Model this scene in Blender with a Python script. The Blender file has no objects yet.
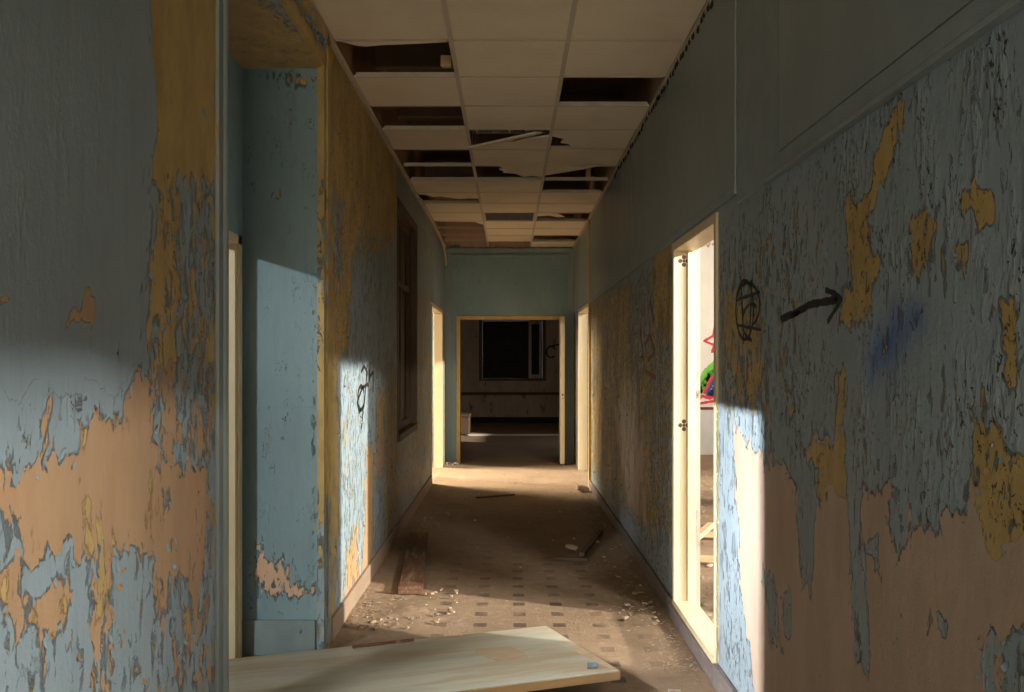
import bpy, bmesh, math, random
import numpy as np
from mathutils import Vector, Matrix, noise as mnoise
random.seed(7); RNG = np.random.default_rng(7)
S = bpy.context.scene
COL = S.collection
F, VX, VY, H = 920.0, 509.5, 363.0, 1.42      # focal (px), vanishing point, eye height
XL, XR, YE, ZC = -0.915, 0.92, 13.1, 3.07     # corridor walls, end wall, suspended ceiling

# ---------------------------------------------------------------- node helper
class NT:
    def __init__(s, name):
        s.m = bpy.data.materials.new(name); s.m.use_nodes = True
        s.t = s.m.node_tree; s.t.nodes.clear()
    def n(s, typ, **kw):
        nd = s.t.nodes.new(typ)
        for k, v in kw.items():
            setattr(nd, k, v)
        return nd
    def put(s, sock, v):
        if v is None: return
        if isinstance(v, bpy.types.NodeSocket): s.t.links.new(v, sock)
        elif isinstance(v, (tuple, list)) and len(v) == 3 and sock.type == 'RGBA': sock.default_value = (*v, 1)
        else: sock.default_value = v
    def math(s, op, a, b=None, c=None, clamp=False):
        nd = s.n('ShaderNodeMath', operation=op, use_clamp=clamp)
        s.put(nd.inputs[0], a); s.put(nd.inputs[1], b); s.put(nd.inputs[2], c)
        return nd.outputs[0]
    def mix(s, f, a, b, blend='MIX'):
        nd = s.n('ShaderNodeMix', data_type='RGBA', blend_type=blend, clamp_factor=True)
        s.put(nd.inputs[0], f); s.put(nd.inputs[6], a); s.put(nd.inputs[7], b)
        return nd.outputs[2]
    def coord(s, scale=(1, 1, 1), loc=(0, 0, 0), kind='Object', rot=(0, 0, 0)):
        tc = s.n('ShaderNodeTexCoord'); mp = s.n('ShaderNodeMapping')
        s.t.links.new(tc.outputs[kind], mp.inputs[0])
        mp.inputs['Scale'].default_value = scale; mp.inputs['Location'].default_value = loc
        mp.inputs['Rotation'].default_value = rot
        return mp.outputs[0]
    def noise(s, vec, scale, detail=4, rough=.55, dist=0.0, col=False):
        nd = s.n('ShaderNodeTexNoise')
        s.put(nd.inputs['Vector'], vec)
        nd.inputs['Scale'].default_value = scale; nd.inputs['Detail'].default_value = detail
        nd.inputs['Roughness'].default_value = rough; nd.inputs['Distortion'].default_value = dist
        return nd.outputs['Color' if col else 'Fac']
    def ss(s, v, a, b, lo=0.0, hi=1.0):
        nd = s.n('ShaderNodeMapRange', interpolation_type='SMOOTHSTEP')
        s.put(nd.inputs[0], v); s.put(nd.inputs[1], a); s.put(nd.inputs[2], b)
        s.put(nd.inputs[3], lo); s.put(nd.inputs[4], hi)
        return nd.outputs[0]
    def attr(s, name):
        nd = s.n('ShaderNodeAttribute', attribute_name=name); return nd.outputs['Fac']
    def out(s, col, rough=.6, height=None, dist=.004, strength=1.0, spec=.3, metal=0.0, emit=None):
        b = s.n('ShaderNodeBsdfPrincipled'); o = s.n('ShaderNodeOutputMaterial')
        s.put(b.inputs['Base Color'], col); s.put(b.inputs['Roughness'], rough)
        b.inputs['Specular IOR Level'].default_value = spec; s.put(b.inputs['Metallic'], metal)
        if emit:
            s.put(b.inputs['Emission Color'], emit[0]); b.inputs['Emission Strength'].default_value = emit[1]
        if height is not None:
            bp = s.n('ShaderNodeBump'); bp.inputs['Strength'].default_value = strength
            bp.inputs['Distance'].default_value = dist
            s.put(bp.inputs['Height'], height); s.t.links.new(bp.outputs[0], b.inputs['Normal'])
        s.t.links.new(b.outputs[0], o.inputs[0])
        return s.m

def peel_material(name, blue, ochre, plaster, amp=1.0, fine=1.0):
    t = NT(name)
    P, Q, K, SP = t.attr('peel'), t.attr('bare'), t.attr('crack'), t.attr('spray')
    v = t.coord((1, 1, .46))
    nA = t.noise(v, 19*fine, 10, .72, .6)
    nA = t.math('MULTIPLY', t.math('SUBTRACT', nA, .5), 3.0*amp)
    wv = t.n('ShaderNodeVectorMath', operation='MULTIPLY_ADD')
    t.put(wv.inputs[0], t.noise(v, 30, 3, .6, 0, True)); wv.inputs[1].default_value = (.035, .035, .035)
    t.put(wv.inputs[2], t.coord((1, 1, .40)))
    vc = t.n('ShaderNodeTexVoronoi', feature='F1'); vc.inputs['Scale'].default_value = 42*fine
    t.put(vc.inputs['Vector'], wv.outputs[0])
    sep = t.n('ShaderNodeSeparateColor'); t.t.links.new(vc.outputs['Color'], sep.inputs[0])
    cell = sep.outputs[0]
    nA = t.math('ADD', nA, t.math('MULTIPLY', t.math('SUBTRACT', cell, .5), .95))
    d = t.math('SUBTRACT', nA, P)
    nB = t.noise(t.coord((1, 1, .4), (7.3, 3.1, 5.7)), 9, 9, .64, .3)
    nB = t.math('MULTIPLY', t.math('SUBTRACT', nB, .5), 2.6)
    dB = t.math('SUBTRACT', nB, Q)
    mb = t.ss(d, 0, .035); mo = t.ss(dB, 0, .04)
    lip = t.math('MULTIPLY', t.ss(d, 0, .03), t.ss(d, .03, .3, 1, 0))
    rim = t.math('MULTIPLY', t.ss(d, -.07, -.01), t.ss(d, 0, .03, 1, 0))  # dark band just outside each flake edge: flake shadow put into the colour
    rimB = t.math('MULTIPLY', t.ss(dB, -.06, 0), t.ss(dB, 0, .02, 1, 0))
    # lifting paint: short, mostly upright gaps between scales
    gate = t.ss(t.math('ADD', t.noise(v, 9*fine, 4, .65), t.math('MULTIPLY', K, .20)), .60, .80)
    n1 = t.noise(t.coord((1, 1, .55), (2.2, 4.4, 6.6)), 36*fine, 3, .6, 1.2)
    gate2 = t.ss(t.noise(t.coord((1, 1, .7), (8, 1, 3)), 60*fine, 3, .6), .52, .62)
    width = t.math('MULTIPLY', t.math('MULTIPLY', gate, gate2), t.math('MULTIPLY_ADD', t.math('MAXIMUM', t.math('SUBTRACT', K, 1), 0), .06, .060))
    ck = t.math('MULTIPLY', t.ss(t.math('ABSOLUTE', t.math('SUBTRACT', n1, .5)), t.math('MULTIPLY', width, .6), t.math('ADD', width, .0006), 1, 0), t.ss(width, .003, .012))
    lown = t.noise(t.coord((1, 1, .7)), 1.7, 5, .6)
    streak = t.noise(t.coord((1, 1, .07)), 30, 5, .6)
    finen = t.noise(t.coord(), 160, 4, .6)
    bl = t.mix(t.ss(lown, .3, .7), tuple(c*.9 for c in blue), tuple(c*1.08 for c in blue))
    bl = t.mix(t.math('MULTIPLY', t.math('MULTIPLY', K, gate), t.math('MULTIPLY', cell, .22)), bl, (.42, .47, .49))
    bl = t.mix(t.ss(streak, .45, .8, 0, .3), bl, tuple(c*.62 for c in blue))
    bl = t.mix(SP, bl, (.02, .09, .33))
    oc = t.mix(t.ss(t.noise(v, 7, 6, .7), .3, .7), tuple(c*.78 for c in ochre), tuple(min(1, c*1.12) for c in ochre))
    oc = t.mix(t.ss(finen, .6, .8, 0, .35), oc, tuple(c*.4 for c in ochre))
    soot = t.math('MULTIPLY', t.ss(t.noise(t.coord((1, 1, .3), (3, 5, 9)), 5, 9, .72), .48, .60), t.math('MULTIPLY', t.math('SUBTRACT', K, 1, clamp=True), 1.0, clamp=True))
    oc = t.mix(t.math('MULTIPLY', soot, .8), oc, (.085, .05, .024))
    pl = t.mix(t.ss(t.noise(t.coord((1, 1, .35)), 5, 6, .65), .3, .7), tuple(c*1.08 for c in plaster), tuple(c*.86 for c in plaster))
    pl = t.mix(t.ss(t.noise(v, 3, 6, .7), .45, .75, 0, .55), pl, (plaster[0]*.92, plaster[1]*.78, plaster[2]*.62))
    pl = t.mix(t.math('MULTIPLY', soot, .7), pl, (.11, .07, .04))
    pl = t.mix(t.ss(t.noise(t.coord((1, 1, .3)), 26, 7, .7), .68, .74, 0, .8), pl, ochre)
    grime_shade = (.026, .016, .009)  # grime in the cracks, also the shadow tone painted along flake edges
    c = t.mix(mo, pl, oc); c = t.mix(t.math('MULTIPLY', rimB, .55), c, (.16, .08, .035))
    c = t.mix(t.math('MULTIPLY', rim, .7), c, grime_shade)
    c = t.mix(mb, c, bl)
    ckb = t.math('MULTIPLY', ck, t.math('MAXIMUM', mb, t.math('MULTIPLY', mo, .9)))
    c = t.mix(t.math('MULTIPLY', ckb, .96), c, t.mix(t.ss(t.noise(v, 5, 4, .6), .5, .62), grime_shade, (.26, .13, .035)))
    h = t.math('MULTIPLY', mo, .35)
    h = t.math('ADD', h, mb)
    h = t.math('ADD', h, t.math('MULTIPLY', lip, .9))
    h = t.math('SUBTRACT', h, t.math('MULTIPLY', ckb, .9))
    cup = t.math('MULTIPLY', t.math('MULTIPLY', vc.outputs['Distance'], gate), .9)
    h = t.math('ADD', h, t.math('MULTIPLY', cup, mb))
    h = t.math('ADD', h, t.math('MULTIPLY', t.noise(v, 40, 5, .6), .35))
    h = t.math('ADD', h, t.math('MULTIPLY', finen, .12))
    return t.out(c, .55, h, .0065, 1.0, .25)

def plain(name, c1, c2, scale=6, rough=.7, bump=.15, stretch=(1, 1, 1), dirt=None, dist=.004, spec=.3, metal=0.0, dirt_at=(.58, .75)):
    t = NT(name)
    v = t.coord(stretch)
    n = t.noise(v, scale, 7, .62)
    c = t.mix(t.ss(n, .3, .7), c1, c2)
    if dirt:
        c = t.mix(t.ss(t.noise(t.coord(stretch, (3, 9, 2)), scale*2.7, 8, .7), *dirt_at), c, dirt)
    h = t.math('MULTIPLY', t.noise(v, scale*8, 5, .6), bump)
    return t.out(c, rough, h, dist, 1, spec, metal)

BLUE = (.26, .33, .355); OCH = (.455, .325, .12); PLA = (.60, .40, .26)
M = {}
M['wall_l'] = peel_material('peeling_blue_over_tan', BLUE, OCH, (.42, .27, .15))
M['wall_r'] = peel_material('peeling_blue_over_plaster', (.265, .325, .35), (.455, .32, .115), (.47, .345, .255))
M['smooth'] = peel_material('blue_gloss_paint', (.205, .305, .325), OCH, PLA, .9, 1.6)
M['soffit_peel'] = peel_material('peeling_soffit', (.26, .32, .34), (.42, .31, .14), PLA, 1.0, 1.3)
M['panel'] = plain('grey_blue_panel_paint', (.235, .275, .275), (.28, .325, .32), 3, .45, .12, (1, 1, .5), (.15, .16, .14), dirt_at=(.62, .8))
M['rail'] = plain('grey_blue_rail_paint', (.22, .27, .28), (.27, .32, .325), 8, .5, .2, (1, 1, 1), (.05, .045, .035), dirt_at=(.66, .74))
M['cream'] = plain('cream_gloss_paint', (.62, .50, .28), (.70, .58, .36), 5, .42, .15, (1, 1, .3), (.22, .13, .05), dirt_at=(.70, .78))
M['ochre_trim'] = plain('ochre_trim_paint', (.50, .32, .10), (.58, .39, .14), 8, .5, .3, (1, 1, .4), (.13, .075, .03), dirt_at=(.62, .72))
M['soffit'] = plain('ochre_soffit', (.42, .30, .12), (.50, .36, .16), 4, .6, .2, (1, 1, 1), (.2, .26, .28), dirt_at=(.66, .72))
M['plaster'] = plain('old_plaster', (.56, .45, .37), (.64, .53, .45), 5, .85, .3, (1, 1, .5), (.35, .27, .2))
M['white_wall'] = plain('whitewashed_wall', (.72, .68, .60), (.80, .77, .70), 2.5, .8, .25, (1, 1, .6), (.55, .49, .42), dirt_at=(.62, .8))
M['grey_dado'] = plain('pale_grey_dado', (.58, .58, .55), (.66, .66, .63), 3, .75, .2, (1, 1, .4), (.42, .38, .33), dirt_at=(.6, .8))
M['brown_wall'] = plain('dingy_wall', (.36, .29, .23), (.46, .38, .31), 3, .85, .3, (1, 1, .4), (.12, .09, .06), dirt_at=(.56, .68))
M['slab'] = plain('bare_concrete_slab', (.20, .145, .09), (.26, .19, .12), 3, .9, .5, (1, 1, 1), (.10, .075, .05))
M['skirt'] = plain('mauve_grey_skirting', (.14, .11, .10), (.19, .155, .14), 7, .6, .3, (1, .3, 1), (.25, .19, .135), dirt_at=(.55, .7))
M['skirt_dusty'] = plain('dusty_skirting', (.25, .175, .115), (.31, .22, .15), 7, .8, .3, (1, .3, 1), (.2, .15, .11))
M['brownwood'] = plain('brown_painted_wood', (.075, .045, .024), (.11, .066, .034), 6, .6, .2, (1, 1, .2), (.05, .03, .02))
M['redwood'] = plain('reddish_brown_board', (.12, .055, .032), (.16, .078, .042), 7, .65, .3, (1, .15, 1), (.32, .23, .16), dirt_at=(.5, .72))
M['rawwood'] = plain('raw_timber', (.50, .33, .17), (.62, .43, .24), 8, .7, .3, (.2, 1, 1), (.2, .12, .06), dirt_at=(.66, .76))
M['black'] = plain('black_board', (.012, .009, .007), (.02, .015, .011), 5, .7, .1)
M['metal'] = plain('dull_metal', (.30, .30, .29), (.42, .42, .40), 30, .4, .1, metal=.8)
M['grid'] = plain('cream_metal_grid', (.46, .40, .31), (.54, .47, .37), 9, .5, .1, (1, .2, 1), (.2, .14, .09), dirt_at=(.68, .76))
M['rubble'] = plain('plaster_rubble', (.44, .33, .24), (.60, .48, .37), 30, .9, .4, (1, 1, 1), (.22, .15, .10))
M['rubble_dusty'] = plain('dusty_rubble', (.30, .21, .135), (.42, .31, .21), 30, .95, .4, (1, 1, 1), (.16, .11, .07), spec=.05)
M['chip_blue'] = plain('blue_paint_chip', (.22, .215, .19), (.32, .31, .27), 40, .95, .2)
M['lightgrid'] = plain('mauve_grey_louvre', (.20, .165, .15), (.26, .21, .19), 12, .5, .2)
M['bluetube'] = plain('blue_grey_tube', (.20, .25, .29), (.30, .35, .39), 30, .4, .1)
M['spray_black'] = plain('black_spray_paint', (.012, .012, .012), (.03, .028, .025), 40, .6, .1)
M['spray_red'] = plain('red_spray_paint', (.62, .03, .05), (.70, .06, .07), 20, .6, .1)
M['spray_green'] = plain('green_spray_paint', (.13, .48, .05), (.22, .58, .09), 10, .6, .1)
M['spray_blue'] = plain('blue_spray_paint', (.02, .06, .20), (.03, .10, .30), 20, .6, .1)
M['spray_brown'] = plain('brown_spray_paint', (.40, .24, .14), (.48, .30, .18), 20, .6, .1)
M['spray_maroon'] = plain('maroon_spray_paint', (.14, .03, .025), (.20, .05, .04), 20, .6, .1)

def tile_material():
    t = NT('mineral_fibre_tile')
    v = t.coord(kind='Object')
    g = t.n('ShaderNodeNewGeometry')
    n = t.noise(g.outputs['Position'], 1.6, 6, .6)
    c = t.mix(t.ss(n, .35, .7), (.76, .68, .54), (.68, .60, .47))
    c = t.mix(t.ss(t.noise(g.outputs['Position'], 90, 3, .6), .66, .72, 0, .5), c, (.36, .28, .2))
    c = t.mix(t.ss(t.noise(g.outputs['Position'], 4.5, 7, .7), .64, .78, 0, .5), c, (.46, .33, .19))
    return t.out(c, .85, t.math('MULTIPLY', t.noise(g.outputs['Position'], 120, 4, .6), .3), .003)
M['tile'] = tile_material()

def floor_material():
    t = NT('dusty_tiled_floor')
    tc = t.n('ShaderNodeTexCoord'); sx = t.n('ShaderNodeSeparateXYZ'); t.t.links.new(tc.outputs['Object'], sx.inputs[0])
    wob = t.math('MULTIPLY', t.math('SUBTRACT', t.noise(t.coord(), 40, 3), .5), .012)
    def tri(o, ph):   # distance to the nearest dot centre along one axis
        a = t.math('ADD', t.math('ADD', o, ph), wob)
        a = t.math('DIVIDE', a, .2155)
        fr = t.math('FRACT', a)
        return t.math('MULTIPLY', t.math('ABSOLUTE', t.math('SUBTRACT', fr, .5)), .2155)
    dx = tri(sx.outputs[0], .052); dy = tri(sx.outputs[1], .072)
    dot = t.math('MULTIPLY', t.ss(dx, .032, .038, 1, 0), t.ss(dy, .034, .042, 1, 0))
    v = t.coord()
    dirt = t.noise(v, 2.2, 8, .68)
    dot = t.math('MULTIPLY', dot, t.ss(t.noise(v, 3.1, 7, .7), .30, .55, .15, .9))
    c = t.mix(t.ss(dirt, .3, .7), (.32, .22, .135), (.25, .168, .102))
    c = t.mix(t.ss(t.noise(v, 14, 8, .72), .5, .75, 0, .6), c, (.46, .335, .225))
    c = t.mix(t.math('MULTIPLY', dot, t.attr('worn')), c, (.10, .062, .042))
    c = t.mix(t.ss(t.noise(t.coord(loc=(4, 2, 1)), 45, 6, .7), .62, .72, 0, .75), c, (.19, .125, .08))
    c = t.mix(t.ss(t.noise(t.coord(loc=(1, 7, 1)), 70, 5, .7), .66, .72, 0, .7), c, (.55, .44, .33))
    h = t.math('ADD', t.noise(v, 22, 9, .72), t.math('MULTIPLY', t.noise(v, 110, 4, .6), .4))
    return t.out(c, .8, h, .012, 1, .25)
M['floor'] = floor_material()

def door_material():
    t = NT('pale_green_door_paint')
    v = t.coord((.22, 1.3, 1))
    n = t.noise(v, 7, 8, .68, .4)
    c = t.mix(t.ss(n, .35, .65), (.53, .50, .375), (.44, .415, .305))
    c = t.mix(t.ss(t.noise(t.coord((.18, 1.2, 1), (5, 2, 0)), 5, 8, .7, .3), .47, .63, 0, .8), c, (.43, .31, .17))
    c = t.mix(t.ss(t.noise(t.coord((.15, 1.4, 1), (1, 8, 0)), 12, 8, .72), .58, .70, 0, .7), c, (.27, .24, .18))
    c = t.mix(t.ss(t.noise(t.coord((1, 1, 1), (1, 8, 0)), 50, 5, .7), .70, .75, 0, .8), c, (.10, .07, .045))
    return t.out(c, .45, t.math('MULTIPLY', t.noise(v, 40, 6, .6), .2), .004, 1, .35)
M['door'] = door_material()

# ---------------------------------------------------------------- object helpers
def link(name, bm, mat, parent=None, kind=None, smooth=False):
    me = bpy.data.meshes.new(name); bm.normal_update(); bm.to_mesh(me); bm.free()
    mats = mat if isinstance(mat, (list, tuple)) else [mat]
    for m in mats: me.materials.append(M[m] if isinstance(m, str) else m)
    o = bpy.data.objects.new(name, me); COL.objects.link(o)
    if smooth:
        for p in me.polygons: p.use_smooth = True
    if parent: o.parent = parent
    if kind: o['kind'] = kind
    return o
def tag(o, label, cat, group=None, kind=None):
    o['label'] = label; o['category'] = cat
    if group: o['group'] = group
    if kind: o['kind'] = kind
    return o
def thing(name, label, cat, loc=(0, 0, 0), rot=(0, 0, 0), group=None):
    o = bpy.data.objects.new(name, None); COL.objects.link(o); o.empty_display_size = .1
    o.location = loc; o.rotation_euler = rot
    return tag(o, label, cat, group)
def struct_root(name):
    o = bpy.data.objects.new(name, None); COL.objects.link(o); o.empty_display_size = .1; o['kind'] = 'structure'
    return o
def box(bm, x0, x1, y0, y1, z0, z1, bev=0.0, mi=0):
    r = bmesh.ops.create_cube(bm, size=1.0)
    vs = r['verts']
    for v in vs:
        v.co = Vector(((x0+x1)/2+v.co.x*(x1-x0), (y0+y1)/2+v.co.y*(y1-y0), (z0+z1)/2+v.co.z*(z1-z0)))
    fs = {f for v in vs for f in v.link_faces}
    for f in fs: f.material_index = mi
    if bev:
        es = list({e for v in vs for e in v.link_edges})
        bmesh.ops.bevel(bm, geom=es, offset=bev, segments=2, affect='EDGES', profile=.6)
    return bm
def boxes(*args, bev=0.0):
    bm = bmesh.new()
    for a in args: box(bm, *a, bev=bev)
    return bm
def cyl(bm, p, q, r, seg=12, r2=None):
    p, q = Vector(p), Vector(q); d = q-p
    ret = bmesh.ops.create_cone(bm, cap_ends=True, segments=seg, radius1=r, radius2=r if r2 is None else r2, depth=d.length)
    rot = d.to_track_quat('Z', 'Y').to_matrix().to_4x4()
    bmesh.ops.transform(bm, matrix=Matrix.Translation((p+q)/2) @ rot, verts=ret['verts'])
def tube(bm, pts, r, seg=8):
    pts = [Vector(p) for p in pts]; rings = []
    for i, p in enumerate(pts):
        d = (pts[min(i+1, len(pts)-1)]-pts[max(i-1, 0)]).normalized()
        a = d.orthogonal().normalized(); b = d.cross(a)
        if rings:
            a = (pa - d*pa.dot(d)).normalized(); b = d.cross(a)
        pa = a
        rings.append([bm.verts.new(p+r*(math.cos(2*math.pi*k/seg)*a+math.sin(2*math.pi*k/seg)*b)) for k in range(seg)])
    for r0, r1 in zip(rings, rings[1:]):
        for k in range(seg): bm.faces.new((r0[k], r0[(k+1) % seg], r1[(k+1) % seg], r1[k]))
    bm.faces.new(rings[0][::-1]); bm.faces.new(rings[-1])

# ---------------------------------------------------------------- paint fields on the walls
def px2wall(x, y, side):
    c = XR if side > 0 else -XL
    Y = c*F/max(1.0, abs(x-VX)); return (Y, H-(y-VY)*Y/F)
def sd_poly(P, poly):
    poly = np.array(poly, float); n = len(poly)
    d = np.full(len(P), 1e9); ins = np.zeros(len(P), bool)
    for i in range(n):
        a, b = poly[i], poly[(i+1) % n]; e = b-a; w = P-a
        tt = np.clip((w@e)/max(1e-12, e@e), 0, 1)
        q = w-tt[:, None]*e; d = np.minimum(d, (q*q).sum(1))
        c = ((a[1] > P[:, 1]) != (b[1] > P[:, 1])) & (P[:, 0] < (b[0]-a[0])*(P[:, 1]-a[1])/(b[1]-a[1]+1e-12)+a[0])
        ins ^= c
    d = np.sqrt(d); return np.where(ins, -d, d)
_LAT = np.random.default_rng(11).uniform(-1, 1, (64, 64, 2))
def vnoise(u, v):
    i, j = np.floor(u).astype(int), np.floor(v).astype(int); a, b = u-i, v-j
    a = (a*a*(3-2*a))[:, None]; b = (b*b*(3-2*b))[:, None]
    g = lambda p, q: _LAT[p % 64, q % 64]
    return (g(i, j)*(1-a)+g(i+1, j)*a)*(1-b)+(g(i, j+1)*(1-a)+g(i+1, j+1)*a)*b
def warp(P):
    w = .016*vnoise(P[:, 0]*14, P[:, 1]*8)+.010*vnoise(P[:, 0]*31+7, P[:, 1]*17+3)+.006*vnoise(P[:, 0]*63+1, P[:, 1]*38+9)
    return P+w*np.array([1.0, 1.9])
class Field:
    def __init__(s, side, peel, bare, crack=0.0):
        s.side = side; s.base = dict(peel=peel, bare=bare, crack=crack, spray=0.0); s.ops = []
    def add(s, px, soft=.03, **vals):
        s.ops.append(([px2wall(x, y, s.side) for x, y in px], soft*1.7, vals)); return s
    def wall(s, pts, soft=.03, **vals):
        s.ops.append((pts, soft, vals)); return s
    def __call__(s, P):
        P = warp(P)
        out = {k: np.full(len(P), v) for k, v in s.base.items()}
        for poly, soft, vals in s.ops:
            w = np.clip(.5-sd_poly(P, poly)/(2*soft), 0, 1); w = w*w*(3-2*w)
            for k, v in vals.items(): out[k] = out[k]*(1-w)+v*w
        return out
ATTRS = ('peel', 'bare', 'crack', 'spray')
class Painted:
    """collects boxes whose faces are grids carrying the paint fields"""
    def __init__(s): s.v = []; s.f = []; s.a = {k: [] for k in ATTRS}; s.n = 0
    def grid(s, o, du, dv, nu, nv, field, flip=False):
        u = np.linspace(0, 1, nu+1); v = np.linspace(0, 1, nv+1); U, V = np.meshgrid(u, v, indexing='ij')
        P = np.array(o)+U.reshape(-1, 1)*np.array(du)+V.reshape(-1, 1)*np.array(dv)
        s.v.append(P)
        PF = np.stack([P[:, 1], P[:, 2]], 1)
        fl = field(PF)
        for k in ATTRS: s.a[k].append(fl[k])
        idx = np.arange((nu+1)*(nv+1)).reshape(nu+1, nv+1)+s.n
        q = np.stack([idx[:-1, :-1], idx[1:, :-1], idx[1:, 1:], idx[:-1, 1:]], -1).reshape(-1, 4)
        s.f.append(q[:, ::-1] if flip else q); s.n += len(P)
    def box(s, x0, x1, y0, y1, z0, z1, field, res=.05, front=None):
        c = lambda L, r: max(1, int(math.ceil(L/r)))
        X, Y, Z = (x1-x0, 0, 0), (0, y1-y0, 0), (0, 0, z1-z0)
        fr = front or res
        s.grid((x1, y0, z0), Y, Z, c(y1-y0, fr), c(z1-z0, fr), field)
        s.grid((x0, y0, z0), Y, Z, c(y1-y0, fr), c(z1-z0, fr), field, True)
        s.grid((x0, y0, z0), X, Z, c(x1-x0, res), c(z1-z0, res), field)
        s.grid((x0, y1, z0), X, Z, c(x1-x0, res), c(z1-z0, res), field, True)
        s.grid((x0, y0, z1), X, Y, c(x1-x0, res), c(y1-y0, res), field)
        s.grid((x0, y0, z0), X, Y, c(x1-x0, res), c(y1-y0, res), field, True)
    def build(s, name, mat, parent=None, kind=None):
        me = bpy.data.meshes.new(name)
        V = np.concatenate(s.v); Fc = np.concatenate(s.f)
        me.vertices.add(len(V)); me.vertices.foreach_set('co', V.astype(np.float32).ravel())
        me.loops.add(len(Fc)*4); me.loops.foreach_set('vertex_index', Fc.astype(np.int32).ravel())
        me.polygons.add(len(Fc)); me.polygons.foreach_set('loop_start', np.arange(0, len(Fc)*4, 4, dtype=np.int32))
        me.polygons.foreach_set('loop_total', np.full(len(Fc), 4, dtype=np.int32))
        for k in ATTRS:
            at = me.attributes.new(k, 'FLOAT', 'POINT'); at.data.foreach_set('value', np.concatenate(s.a[k]).astype(np.float32))
        me.update(calc_edges=True); me.validate()
        me.materials.append(M[mat]); o = bpy.data.objects.new(name, me); COL.objects.link(o)
        if parent: o.parent = parent
        if kind: o['kind'] = kind
        return o

# near left wall + the wall beyond the niche
FL = Field(-1, -.42, -.5, .35)
FL.wall([(-3, -1), (2.9, -1), (2.9, 4), (-3, 4)], .03, peel=-1.15, bare=-.9, crack=.05)
FL.add([(-40, 395), (215, 360), (215, 720), (-40, 720)], .03, bare=.3)
FL.add([(144, 178), (224, 178), (224, 700), (144, 700)], .03, peel=-.24, crack=.4)
FL.add([(-20, 395), (146, 385), (146, 600), (-20, 600)], .05, peel=-.72, crack=.35)
FL.add([(0, 592), (150, 575), (150, 700), (-20, 720)], .04, peel=-.48, crack=.2)
FL.add([(150, -20), (216, -20), (216, 180), (166, 178), (152, 166), (160, 122), (150, 60)], .016, peel=.95)
FL.add([(150, 245), (170, 232), (178, 290), (170, 332), (152, 320)], .02, peel=.6)
FL.add([(163, 180), (172, 180), (177, 360), (170, 460), (162, 460)], .012, peel=.35)
FL.add([(-10, 480), (30, 470), (45, 455), (75, 468), (82, 430), (120, 420), (136, 380), (148, 380), (150, 440), (162, 470), (182, 478), (200, 466),
        (210, 500), (200, 560), (186, 592), (165, 560), (132, 545), (112, 560), (106, 645), (98, 640), (94, 560), (70, 542), (52, 540), (40, 522), (20, 512), (-10, 506)],
       .022, peel=.85, bare=.25)
FL.add([(-10, 570), (20, 560), (16, 612), (-10, 624)], .015, peel=.7, bare=.2)
FL.add([(24, 602), (62, 570), (76, 586), (46, 640), (22, 642)], .015, peel=.7, bare=.2)
FL.add([(20, 516), (50, 520), (46, 562), (25, 556)], .012, peel=.7, bare=.2)
FL.add([(44, 388), (54, 400), (50, 440), (30, 468), (26, 462), (44, 430)], .008, peel=.6)
FL.add([(66, 316), (95, 290), (95, 318), (70, 322)], .006, peel=.8, bare=.8)
FL.add([(-6, 296), (18, 299), (10, 312), (-6, 310)], .006, peel=.7, bare=-.6)
FL.add([(100, 590), (112, 590), (112, 700), (100, 700)], .012, peel=.15)
FL.add([(158, 470), (176, 480), (176, 560), (160, 620)], .015, peel=.5)
FL.add([(190, 470), (206, 470), (204, 540), (194, 620)], .01, peel=.6)
# beyond the niche
FL.add([(326, -200), (397, 150), (397, 235), (378, 252), (358, 232), (352, 300), (346, 350), (334, 362), (326, 362)], .06, peel=.55, crack=1.05)
FL.add([(332, 180), (342, 200), (343, 285), (332, 270)], .04, peel=-.25)
FL.add([(360, 232), (372, 246), (384, 250), (396, 300), (396, 268), (380, 236)], .08, peel=-.1)
FL.add([(352, 262), (372, 268), (396, 262), (396, 360), (378, 372), (350, 366)], .07, peel=-.6, crack=.2)
FL.add([(336, 366), (396, 366), (396, 440), (378, 520), (340, 600)], .06, peel=-.52, crack=.9)
FL.add([(325, 364), (337, 364), (338, 520), (334, 600), (326, 640)], .03, peel=.45)
FL.add([(366, 452), (373, 452), (372, 556), (360, 604), (365, 520)], .05, peel=.9, bare=.3)
FL.add([(376, 392), (386, 392), (384, 470), (377, 480)], .05, peel=.45, bare=.1)
FL.add([(346, 556), (356, 532), (360, 590), (344, 618)], .04, peel=.5, bare=.2)
FL.add([(386, 380), (398, 380), (398, 520), (386, 540)], .1, peel=.12)
FL.wall([(9.1, -1), (13.3, -1), (13.3, 4), (9.1, 4)], .05, peel=-.2, crack=.5)
FL.wall([(9.1, 2.2), (13.3, 2.2), (13.3, 4), (9.1, 4)], .05, peel=-.55, crack=.2)
FL.wall([(7.4, -1), (9.2, -1), (9.2, .75), (7.4, .75)], .05, peel=-.1, crack=.8)

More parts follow.
